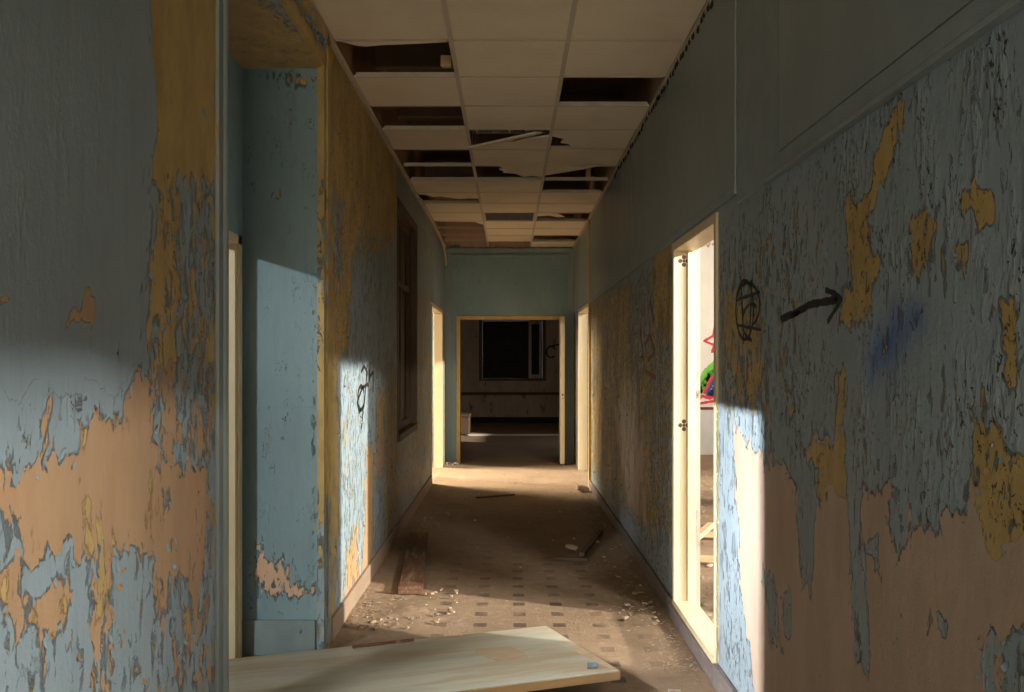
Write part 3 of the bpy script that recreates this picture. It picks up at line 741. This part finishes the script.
# the dropped left tile nearest the camera sits tilted on its frame
for o in COL.objects:
    if o.name.startswith('ceiling_tile') and abs(o.location.x+.605) < .01 and abs(o.location.y-(rowy(0)+.3)) < .01:
        o.location.z += .004
def broken(label, col, r, poly, loc_dz=0.0, rot=(0, 0, 0), th=.014):
    o = link('broken_ceiling_tile', tile_bm(poly, th), 'tile')
    o.location = (COLX[col], rowy(r)+.3, 3.0735+loc_dz); o.rotation_euler = rot
    return tag(o, label, 'broken ceiling tile', 'broken ceiling tiles')
J = lambda a: a+random.uniform(-.012, .012)
broken('triangular broken cream tile edge drooping over the nearest left ceiling hole', 'left', 1, [(-.29, -.29), (.29, -.29), (.28, -.265), (.05, -.235), (-.05, -.225), (-.15, -.20), (-.2, -.22), (-.27, -.28)], .002)
broken('ragged cream tile remnant above the left hole beyond the two open squares', 'left', 8, [(-.29, -.29), (.29, -.29), (.29, .05), (.21, .02), (.1, .06), (.02, .0), (-.08, -.08), (-.16, -.05), (-.22, -.17), (-.29, -.2)])
broken('broken cream tile with dangling lower piece in the middle column over the corridor', 'middle', 4, [(-.29, .29), (.29, .29), (.29, -.1), (.15, -.02), (.05, .08), (-.06, .07), (-.18, .2), (-.29, .22)])
o = broken('long pale strip of tile hanging slantwise across the middle ceiling hole', 'middle', 4, [(-.31, -.05), (.28, -.05), (.29, .02), (.2, .035), (.05, .02), (-.1, .04), (-.31, .03)], -.03, (.5, .05, -.0))
o.location = (-.02, rowy(4)+.27, 3.058); o.rotation_euler = (math.radians(8), math.radians(-3), math.radians(-33))
broken('pale shredded tile with pointed shards over the dark hole in the middle column', 'middle', 6, [(.29, -.29), (.29, .17), (.2, .12), (.12, .16), (.05, .02), (-.06, -.02), (-.02, -.09), (-.09, -.13), (-.04, -.2), (-.1, -.29)])
broken('cream right column tile with a broken dark corner beside the middle bar', 'right', 4, [(-.29, -.29), (-.29, -.1), (-.2, -.02), (-.22, .1), (-.16, .13), (-.12, .27), (.29, .29), (.29, -.29)])
broken('cream right column tile broken off in a ragged slope above the double hole', 'right', 5, [(-.29, -.29), (.29, -.29), (.29, .29), (.2, .27), (.1, .22), (-.02, .25), (-.10, .29), (-.29, .29)])
broken('thin curved tile remnant over the double hole in the right column', 'right', 6, [(-.29, .10), (-.2, .02), (-.1, -.06), (0, -.14), (.08, -.22), (.14, -.29), (-.29, -.29)])
broken('small pale tile shard lodged in the narrow right hole near the end wall', 'right', 10, [(-.29, -.29), (-.1, -.29), (.02, .0), (-.05, .04), (-.16, -.1), (-.29, -.05)])
broken('cream tile beyond the left holes with a torn hanging edge beside the bar', 'left', 11, [(.29, -.29), (.29, -.02), (.24, -.12), (.2, -.23), (-.2, -.25), (-.29, -.29)])
# louvred light panel in the middle column
lf = thing('light_panel', 'mauve grey louvred light panel set in the middle ceiling column', 'ceiling light', (0, rowy(10)+.3, 3.0745))
link('panel_frame', boxes((-.294, .294, -.294, -.27, 0, .04), (-.294, .294, .27, .294, 0, .04), (-.294, -.27, -.27, .27, 0, .04), (.27, .294, -.27, .27, 0, .04)), 'grid', lf)
bml = bmesh.new()
for k in range(18): box(bml, -.27, .27, -.26+k*.0306-.003, -.26+k*.0306+.003, .004, .034)
for k in range(5): box(bml, -.27+k*.135-.003, -.27+k*.135+.003, -.27, .27, .006, .03)
box(bml, -.27, .27, -.27, .27, .036, .042)
link('louvre', bml, 'lightgrid', lf)
# bare fluorescent tray seen through the broken middle tile
ft = thing('lamp_tray', 'grey metal lamp tray with cross ribs inside the broken middle ceiling hole', 'ceiling light', (0, rowy(4)+.12, 3.12))
link('tray', boxes((-.27, .27, -.17, .17, .05, .06), (-.27, .27, -.18, -.17, 0, .06), (-.27, .27, .17, .18, 0, .06), bev=.002), 'metal', ft)
bmx = bmesh.new()
for k in range(5): box(bmx, -.24+k*.12-.006, -.24+k*.12+.006, -.17, .17, .0, .04)
link('rib', bmx, 'metal', ft)
# bits standing in the plenum
tag(link('insulation_scrap', tile_bm([(-.03, -.02), (.03, -.02), (.025, .02), (-.02, .025)], .06), 'rawwood'), 'small pale block sitting on the bar in the nearest left ceiling hole', 'scrap').location = (-.36, rowy(1)+.52, 3.105)
o = link('hanging_scrap', tile_bm([(-.02, -.01), (.02, -.012), (.025, .012), (-.012, .01)], .16), 'rawwood'); o.location = (.72, rowy(7)+.1, 3.10)
tag(o, 'yellowish scrap standing behind the bar in the double hole of right column', 'scrap')
# cable that has come loose from the left ceiling edge near the end wall
bmc = bmesh.new()
pts = [(XL+.03, 9.2, 3.058), (XL+.035, 10.0, 3.05), (XL+.045, 10.8, 3.035), (XL+.05, 11.5, 3.0), (XL+.055, 12.1, 2.93), (XL+.05, 12.5, 2.84), (XL+.045, 12.6, 2.76)]
tube(bmc, pts, .012)
tag(link('loose_trim_strip', bmc, 'grid', smooth=True), 'pale trim strip hanging loose from the left ceiling edge near end wall', 'trim strip')

# ================================================================ THINGS ON THE FLOOR
# fallen door lying out of the niche across the passage
ax, ay = .19, 4.755
ux, uy = -.94, -.34                       # along its length
ang = math.atan2(uy, ux)
fd = thing('fallen_door', 'pale green painted door lying flat across the floor out of the niche', 'door', (ax, ay, .03), (math.radians(0.0), 0, ang))
# local: x along the length away from the free end, y towards the camera (left of the length direction)
bmd = boxes((0, 2.02, 0, .84, 0, .040), bev=.003)
slab_ = link('door_panel', bmd, 'door', fd)
fd.rotation_euler = (math.radians(2.2), 0, ang)
fd.location.z = .022
link('edge_strip', boxes((-.004, .0, .003, .837, .003, .037), (0, 2.02, .84, .8435, .004, .036)), 'rawwood', fd)
wp = bmesh.new(); wp.faces.new([wp.verts.new(p) for p in ((.31, .30, .0406), (.47, .27, .0406), (.50, .36, .0406), (.44, .50, .0406), (.30, .53, .0406), (.28, .42, .0406))])
e = bmesh.ops.extrude_face_region(wp, geom=wp.faces[:]); bmesh.ops.translate(wp, vec=(0, 0, -.0015), verts=[v for v in e['geom'] if isinstance(v, bmesh.types.BMVert)])
bmesh.ops.recalc_face_normals(wp, faces=wp.faces[:])
pw = link('bare_patch', wp, plain('bare_door_wood', (.50, .32, .17), (.58, .40, .23), 12, .7, .2, (.3, 1, 1), (.45, .42, .32), dirt_at=(.5, .62)), fd); pw['label'] = 'bare tan patch where the paint has rubbed off'
wq = bmesh.new(); wq.faces.new([wq.verts.new(p) for p in ((.004, .42, .0406), (.06, .40, .0406), (.05, .60, .0406), (.03, .80, .0406), (.004, .82, .0406))])
e = bmesh.ops.extrude_face_region(wq, geom=wq.faces[:]); bmesh.ops.translate(wq, vec=(0, 0, -.0015), verts=[v for v in e['geom'] if isinstance(v, bmesh.types.BMVert)])
bmesh.ops.recalc_face_normals(wq, faces=wq.faces[:])
link('bare_patch', wq, bpy.data.materials['bare_door_wood'], fd)['label'] = 'orange worn patch along the end of the door'
Md = fd.matrix_basis.copy()
Md = Matrix.Translation(fd.location) @ fd.rotation_euler.to_matrix().to_4x4()
def on_door(x, y, z=.0406): return Md @ Vector((x, y, z))
# brown strip lying on the far edge of the door
st = link('brown_strip', boxes((-.15, .15, -.009, .009, 0, .012), bev=.002), 'redwood'); p = on_door(.86, .035); st.location = p; st.rotation_euler = (0, 0, ang+.03)
tag(st, 'thin reddish brown wooden strip lying on the far edge of the fallen door', 'wooden strip')
tb = bmesh.new(); cyl(tb, (-.022, 0, .014), (.022, 0, .014), .014, 14); cyl(tb, (.022, 0, .014), (.027, 0, .014), .009, 14)
tb = link('plastic_tube', tb, 'bluetube', smooth=False); tb.location = on_door(.10, .77); tb.rotation_euler = (0, 0, .15)
tag(tb, 'short blue grey tube lying on the free corner of the fallen door', 'tube')
# second pale board under the near side
b2 = link('pale_board', boxes((-.55, .55, -.06, .06, 0, .018), bev=.003), 'rawwood'); b2.location = (.25, 3.80, .004); b2.rotation_euler = (0, 0, .05)
tag(b2, 'flat pale timber board on the floor in front of the fallen door', 'board')
# reddish plank by the left wall
pk = thing('red_plank', 'long dusty reddish brown plank lying along the left wall', 'plank', (-.67, 6.55, .012), (0, 0, math.radians(4)))
link('board', boxes((-.075, .075, -.95, .95, .0, .028), bev=.003), 'redwood', pk)
link('cleat', boxes((-.075, .065, -.955, -.93, .028, .048), bev=.003), 'redwood', pk)
# dark battens and rubble by the right wall
def batten(name, label, cat, loc, rotz, size, mat, tilt=0.0):
    o = link(name, boxes((-size[0]/2, size[0]/2, -size[1]/2, size[1]/2, 0, size[2]), bev=.002), mat); o.location = loc; o.rotation_euler = (tilt, 0, rotz)
    return tag(o, label, cat)
batten('dark_batten', 'dark wooden batten slanting on the floor by the right wall', 'batten', (.64, 7.15, .012), math.radians(-14), (.04, .95, .03), 'brownwood')
batten('short_batten', 'short dark batten lying crosswise before the slanting batten at right', 'batten', (.44, 6.60, .004), math.radians(80), (.035, .24, .022), 'brownwood')
batten('thin_twig', 'thin dark stick lying alone mid corridor before the far sunlit floor', 'stick', (-.15, 9.75, .003), math.radians(-62), (.03, .45, .014), 'brownwood')
batten('white_stick', 'small white stick on the floor by the right skirting near the door', 'stick', (.71, 3.96, .004), math.radians(84), (.012, .055, .010), 'rubble')

def chunk_mesh(seed, sx, sy, sz):
    rg = random.Random(seed); bm = bmesh.new()
    bmesh.ops.create_icosphere(bm, subdivisions=2, radius=1)
    off = Vector((rg.uniform(0, 50), rg.uniform(0, 50), rg.uniform(0, 50)))
    for v in bm.verts:
        k = 1+.45*mnoise.noise(v.co*1.3+off)
        q = v.co*k; m = max(abs(q.x), abs(q.y), abs(q.z)); q = q*(.6+.4/m*.8)
        v.co = Vector((q.x*sx, q.y*sy, max(-.55, q.z)*sz))
    return bm
def chunks(name, label, cat, group, mats, spots, base, seed):
    protos = []
    for k in range(6):
        bm = chunk_mesh(seed*10+k, 1, random.uniform(.6, .95), random.uniform(.35, .6)); 
        me = bpy.data.meshes.new(name); bm.to_mesh(me); bm.free(); me.materials.append(M[mats[k % len(mats)]]); protos.append(me)
    for x, y, z, s in spots:
        o = bpy.data.objects.new(name, random.choice(protos)); COL.objects.link(o)
        o.location = (x, y, z+s*base); o.scale = (s, s, s); o.rotation_euler = (random.uniform(-.25, .25), random.uniform(-.25, .25), random.uniform(0, 6.28))
        tag(o, label, cat, group)
chunks('rubble_chunk', 'dusty plaster lump in the dirt heap at the foot of the left wall', 'rubble', 'plaster lumps in the left heap', ['rubble_dusty', 'slab', 'rubble_dusty'],
       [(-.80+random.random()*.5, 4.85+random.random()*.8, .018, random.uniform(.008, .020)) for _ in range(26)], .25, 1)
chunks('plaster_piece', 'small plaster piece lying along the right skirting among paint chips', 'rubble', 'plaster pieces along the right skirting', ['rubble_dusty', 'slab', 'rubble_dusty'],
       [(.84-abs(random.gauss(0, .11)), 5.0+random.random()*4.4, .012, random.uniform(.008, .022)) for _ in range(44)], .25, 2)
chunks('brick_lump', 'pale rubble lump beside the slanting dark batten at right', 'rubble', None, ['rubble'], [(.47, 6.98, .008, .05)], .3, 3)
chunks('corner_lump', 'rubble lump at the far end of the right skirting before the sunlit floor', 'rubble', None, ['rubble'], [(.80, 10.1, .01, .085)], .3, 4)
chunks('floor_crumb', 'small crumb on the open floor of the corridor', 'rubble', 'crumbs on the corridor floor', ['rubble', 'slab'],
       [(random.uniform(-.55, .6), random.uniform(5.2, 12.5), .004, random.uniform(.006, .014)) for _ in range(50)], .2, 5)
chunks('doorway_rubble', 'rubble piece on the dirt floor seen through the right doorway', 'rubble', 'rubble inside the right room', ['rubble', 'slab'],
       [(1.14+.13*(k % 9)+random.uniform(-.025, .025), 4.95+.52*(k//9)+random.uniform(-.15, .15), .012, random.uniform(.012, .036)) for k in range(72)], .25, 6)
chunks('threshold_crumb', 'crumb at the foot of the end doorway frame', 'rubble', 'crumbs by the end doorway', ['rubble', 'slab'],
       [(random.choice((-.78, .82))+random.uniform(-.1, .08), 12.85+random.uniform(-.25, .2), .01, random.uniform(.012, .03)) for _ in range(14)], .25, 7)
def clear(x, y):
    for o in KEEP:
        if (x-o[0])**2+(y-o[1])**2 < o[2]**2: return False
    for x0, x1, y0, y1 in RECTS:
        if x0 < x < x1 and y0 < y < y1: return False
    return True
KEEP = [(o.location.x, o.location.y, o.scale.x*1.25+.02) for o in COL.objects if o.name.startswith(('rubble_chunk', 'plaster_piece', 'brick_lump', 'corner_lump', 'doorway_rubble', 'threshold_crumb'))]
RECTS = [(-.86, -.52, 5.5, 7.6), (.36, .84, 6.55, 7.75), (1.15, 2.05, 6.2, 7.55), (-1.0, .62, 3.0, 4.85)]
def chips(name, label, n, fx, mats, smin, smax):
    bm = bmesh.new()
    for _ in range(n):
        x, y, z = fx()
        if not clear(x, y): continue
        s = random.uniform(smin, smax); a = random.uniform(0, 6.28); lift = random.uniform(0, .6)*s
        k = random.choice((4, 5, 5, 6)); vs = []
        for i in range(k):
            th = a+6.283*i/k; r = s*random.uniform(.5, 1)
            vs.append(bm.verts.new((x+r*math.cos(th), y+r*math.sin(th), z+.003+lift*max(0, math.cos(th-a*2)))))
        f = bm.faces.new(vs); f.material_index = random.randrange(len(mats))
    e = bmesh.ops.extrude_face_region(bm, geom=bm.faces[:]); bmesh.ops.translate(bm, vec=(0, 0, .002), verts=[v for v in e['geom'] if isinstance(v, bmesh.types.BMVert)])
    o = link(name, bm, mats); return tag(o, label, 'paint chips', kind='stuff')
chips('paint_chips', 'fallen blue and cream paint chips scattered along the foot of right wall', 750,
      lambda: (.875-abs(random.gauss(0, .13)), 4.2+8*random.random()**1.6, .014), ['slab', 'rubble_dusty', 'chip_blue', 'slab', 'rubble_dusty'], .004, .013)
chips('paint_chips', 'fallen paint chips and dust bits in the heap along left wall', 700,
      lambda: (-.875+abs(random.gauss(0, .2)), 4.75+5.5*random.random()**2, .018), ['rubble_dusty', 'slab', 'slab', 'chip_blue'], .004, .015)
chips('debris_bits', 'loose debris bits strewn on the floor of the right room', 1500,
      lambda: (random.uniform(1.1, 3.2), random.uniform(4.6, 12), .02), ['rubble_dusty', 'slab', 'rubble_dusty'], .008, .03)
# timber pieces in the right room
def beam(name, label, p, q, w, h, mat):
    p, q = Vector(p), Vector(q); L = (q-p).length; d = q-p
    o = link(name, boxes((-w/2, w/2, 0, L, 0, h), bev=.003), mat); o.location = p
    o.rotation_euler = (math.asin(d.z/L), 0, math.atan2(-d.x, d.y)); return tag(o, label, 'timber')
beam('timber_batten', 'pale timber batten lying across the floor just inside the right doorway', (1.28, 6.46, .03), (1.75, 6.34, .03), .05, .04, 'rawwood')
beam('raised_timber', 'pale timber propped at an angle over the battens inside right doorway', (1.26, 6.72, .03), (1.62, 7.40, .10), .05, .04, 'rawwood')
beam('far_timber', 'pale timber piece behind the propped one inside the right doorway', (1.40, 7.38, .03), (1.95, 7.30, .03), .05, .04, 'rawwood')
# low crate in the end room
cr = thing('low_crate', 'dark low crate on the floor at the left of the dim end room', 'crate', (-1.12, 18.6, 0))
link('crate_body', boxes((-.32, .32, -.5, .5, .02, .36), bev=.01), 'brownwood', cr); link('crate_lid', boxes((-.34, .34, -.52, .52, .36, .40), bev=.008), 'brownwood', cr)
batten('pale_strip', 'long pale strip lying across the floor of the dim end room', 'lath', (.25, 17.9, .005), math.radians(90), (.16, 2.1, .03), 'plaster')  # flat pale strip, drawn for a greyish stripe across this floor

# ================================================================ GRAFFITI (thin strokes of paint on the walls)
def strokes(bm, lines, to3, w, nrm, off=.0022):
    nrm = Vector(nrm)
    for ln in lines:
        pts = [Vector(to3(*p)) for p in ln]
        fine = []
        for a, b in zip(pts, pts[1:]):
            n = max(2, int((b-a).length/.012)); fine += [a.lerp(b, i/n) for i in range(n)]
        fine.append(pts[-1]); prev = None
        for i, p in enumerate(fine):
            d = (fine[min(i+1, len(fine)-1)]-fine[max(0, i-1)]).normalized(); s = nrm.cross(d).normalized()
            ww = w*(1+.35*mnoise.noise(p*30)+.3*mnoise.noise(p*90))
            cur = (bm.verts.new(p+s*ww+nrm*off), bm.verts.new(p-s*ww+nrm*off))
            if prev: bm.faces.new((prev[0], prev[1], cur[1], cur[0]))
            prev = cur
    e = bmesh.ops.extrude_face_region(bm, geom=bm.faces[:]); bmesh.ops.translate(bm, vec=-nrm*.0015, verts=[v for v in e['geom'] if isinstance(v, bmesh.types.BMVert)])
    bmesh.ops.recalc_face_normals(bm, faces=bm.faces[:])
def on_side(side):
    X = XR if side > 0 else XL
    def f(x, y):
        Y, z = px2wall(x, y, side); return (X, Y, z)
    return f
def on_far(Yw):
    return lambda x, y: ((x-VX)*Yw/F, Yw, H-(y-VY)*Yw/F)
R, Lw = on_side(1), on_side(-1)
def arc(cx, cy, rx, ry, a0, a1, n=14): return [(cx+rx*math.cos(math.radians(a0+(a1-a0)*i/n)), cy+ry*math.sin(math.radians(a0+(a1-a0)*i/n))) for i in range(n+1)]
g = bmesh.new()
strokes(g, [arc(745, 310, 9, 30, 0, 360), arc(748, 305, 12, 22, 200, 420), [(741, 276), (744, 344)], [(752, 280), (750, 340)], [(737, 300), (760, 292)], [(738, 325), (761, 330)], arc(752, 322, 9, 18, 90, 300)], R, .006, (-1, 0, 0))
tag(link('graffiti_scribble', g, 'spray_black'), 'black looping spray scribble on the right wall beside the doorway', 'graffiti')
g = bmesh.new()
strokes(g, [[(781, 318), (795, 312), (810, 303), (838, 298)], [(782, 321), (796, 314), (811, 306), (838, 301)], [(826, 290), (834, 293), (842, 299), (836, 309), (828, 322)], [(793, 316), (806, 309)]], R, .0075, (-1, 0, 0))
tag(link('graffiti_arrow', g, 'spray_black'), 'black spray arrow pointing right on the right wall', 'graffiti')
g = bmesh.new()
strokes(g, [[(361, 372), (364, 366), (367, 372), (364, 405), (359, 412), (357, 402), (362, 388), (368, 384)], [(367, 364), (366, 382)], [(369, 382), (370, 362)], [(370, 376), (373, 372), (373, 392)], arc(361, 398, 3.4, 12, 0, 330), [(363, 410), (361, 428)]], Lw, .011, (1, 0, 0))
tag(link('graffiti_tag', g, 'spray_black'), 'black looping tag on the sunlit part of left wall', 'graffiti')
g = bmesh.new()
strokes(g, [[(645, 345), (650, 335), (655, 352), (648, 360)], [(650, 300), (654, 322)], [(640, 330), (644, 360)], [(646, 372), (656, 378)]], R, .016, (-1, 0, 0))
tag(link('graffiti_smudge', g, 'spray_maroon'), 'faded maroon spray strokes on the right wall past the doorway', 'graffiti')
FW = on_far(14.2)
def far_mark(name, label, mat, lines, w, off=.0022):
    g = bmesh.new(); strokes(g, lines, FW, w, (0, -1, 0), off); tag(link(name, g, mat), label, 'graffiti')
far_mark('graffiti_star', 'red jagged star outline on the white wall seen through right doorway', 'spray_red', [[(722, 330), (716, 322), (713, 336), (704, 341), (714, 345), (712, 352), (720, 349)]], .018)
far_mark('graffiti_green', 'green spray slashes on the white wall seen through right doorway', 'spray_green', [[(698, 388), (706, 372), (717, 362)], [(699, 392), (708, 377), (718, 367)], [(697, 395), (704, 384), (715, 372)]], .05)
far_mark('graffiti_blue', 'dark blue spray strokes beside the green slashes through right doorway', 'spray_blue', [[(705, 394), (712, 382), (720, 374), (714, 390), (707, 398), (721, 384)]], .04, .0045)
far_mark('graffiti_red_base', 'red spray strokes just above the dado line through right doorway', 'spray_red', [[(697, 401), (702, 396), (710, 398), (720, 395)], [(697, 404), (708, 402), (720, 400)], [(704, 394), (712, 376)]], .022, .0068)
far_mark('graffiti_ring', 'small black ring drawn left of the green slashes through right doorway', 'spray_black', [arc(697.5, 383, 2.6, 7, 0, 360)], .016)
far_mark('graffiti_words', 'faint brown scrawl high on the white wall through right doorway', 'spray_brown', [[(695, 250), (697, 241), (698, 249), (700, 245)], [(702, 247), (703, 238), (704, 246), (706, 243), (708, 247), (710, 243)], [(712, 245), (715, 243)]], .012)
ge = on_far(21.8)
g = bmesh.new(); strokes(g, [arc(551, 352, 4.5, 5.5, 40, 330), [(548, 347), (560, 344)]], ge, .018, (0, -1, 0))
tag(link('graffiti_loop', g, 'spray_black'), 'dark loop drawn on the dim end room wall right of the window', 'graffiti')

# ================================================================ LIGHT
def area(name, loc, to, sx, sy, power, col, spread=180):
    l = bpy.data.lights.new(name, 'AREA'); l.shape = 'RECTANGLE'; l.size = sx; l.size_y = sy; l.energy = power; l.color = col; l.spread = math.radians(spread)
    o = bpy.data.objects.new(name, l); COL.objects.link(o); o.location = loc
    o.rotation_euler = (Vector(to)-Vector(loc)).to_track_quat('-Z', 'Y').to_euler(); return o
w = bpy.data.worlds.new('sky'); S.world = w; w.use_nodes = True
bg = w.node_tree.nodes['Background']; bg.inputs[0].default_value = (.85, .88, 1.0, 1); bg.inputs[1].default_value = 1.2
# low sun through the windows of the rooms on the right
sun = bpy.data.lights.new('sun', 'SUN'); sun.energy = 7.6; sun.angle = math.radians(1.7); sun.color = (1, .95, .87)
so = bpy.data.objects.new('sun', sun); COL.objects.link(so)
so.rotation_euler = Vector((-1, .46, -.329)).to_track_quat('-Z', 'Y').to_euler()
area('right_room_skylight', (3.95, 2.9, 3.02), (-.3, 5.6, .8), 1.5, .04, 270, (1, .96, .9))
area('side_room_wall_fill', (3.9, 12.0, 3.0), (2.4, 14.2, 2.0), 1.6, .6, 48, (1, .90, .74))  # added lamp that brightens the far wall of the right room
# daylight through the doorway beside the camera
area('near_room_daylight', (3.6, -1.3, 2.92), (-.9, 2.2, .9), 1.2, .03, 330, (1, .97, .93))
# daylight through the windows of the left room
area('left_room_daylight', (-4.9, 2.62, 3.11), (.92, 3.55, .8), .16, .05, 36, (.90, .94, 1.0), 30)
area('left_room_sidelight', (-4.9, -2.3, 3.05), (-1.0, 4.5, 1.2), .5, .10, 300, (.92, .96, 1.0))
area('left_far_daylight', (-3.4, 12.2, 2.5), (.2, 11.2, 0), 1.4, .6, 210, (1, .87, .66), 95)
area('behind_camera_fill', (0, -3.2, 1.7), (0, 3, 1.5), 1.4, 1.4, 92, (1, .88, .70))  # added fill lamp in the closed corridor end, no window there
area('end_room_daylight', (2.15, 16.3, 1.6), (-.5, 20.5, .4), 1.6, 1.0, 3, (1, .85, .68))

# ================================================================ CAMERA
cam = bpy.data.cameras.new('camera'); co = bpy.data.objects.new('camera', cam); COL.objects.link(co)
co.location = (0, 0, H); co.rotation_euler = (math.radians(90), 0, 0)
cam.sensor_width = 36; cam.sensor_fit = 'HORIZONTAL'; cam.lens = F/1024*36
cam.shift_x = (512-VX)/1024; cam.shift_y = (VY-346)/1024; cam.clip_start = .05
S.camera = co
S.view_settings.view_transform = 'Standard'; S.view_settings.look = 'None'; S.view_settings.gamma = 1
S.view_settings.use_curve_mapping = False; S.view_settings.exposure = 0.0
S.cycles.max_bounces = 8; S.cycles.diffuse_bounces = 6; S.cycles.glossy_bounces = 2; S.cycles.sample_clamp_indirect = 6
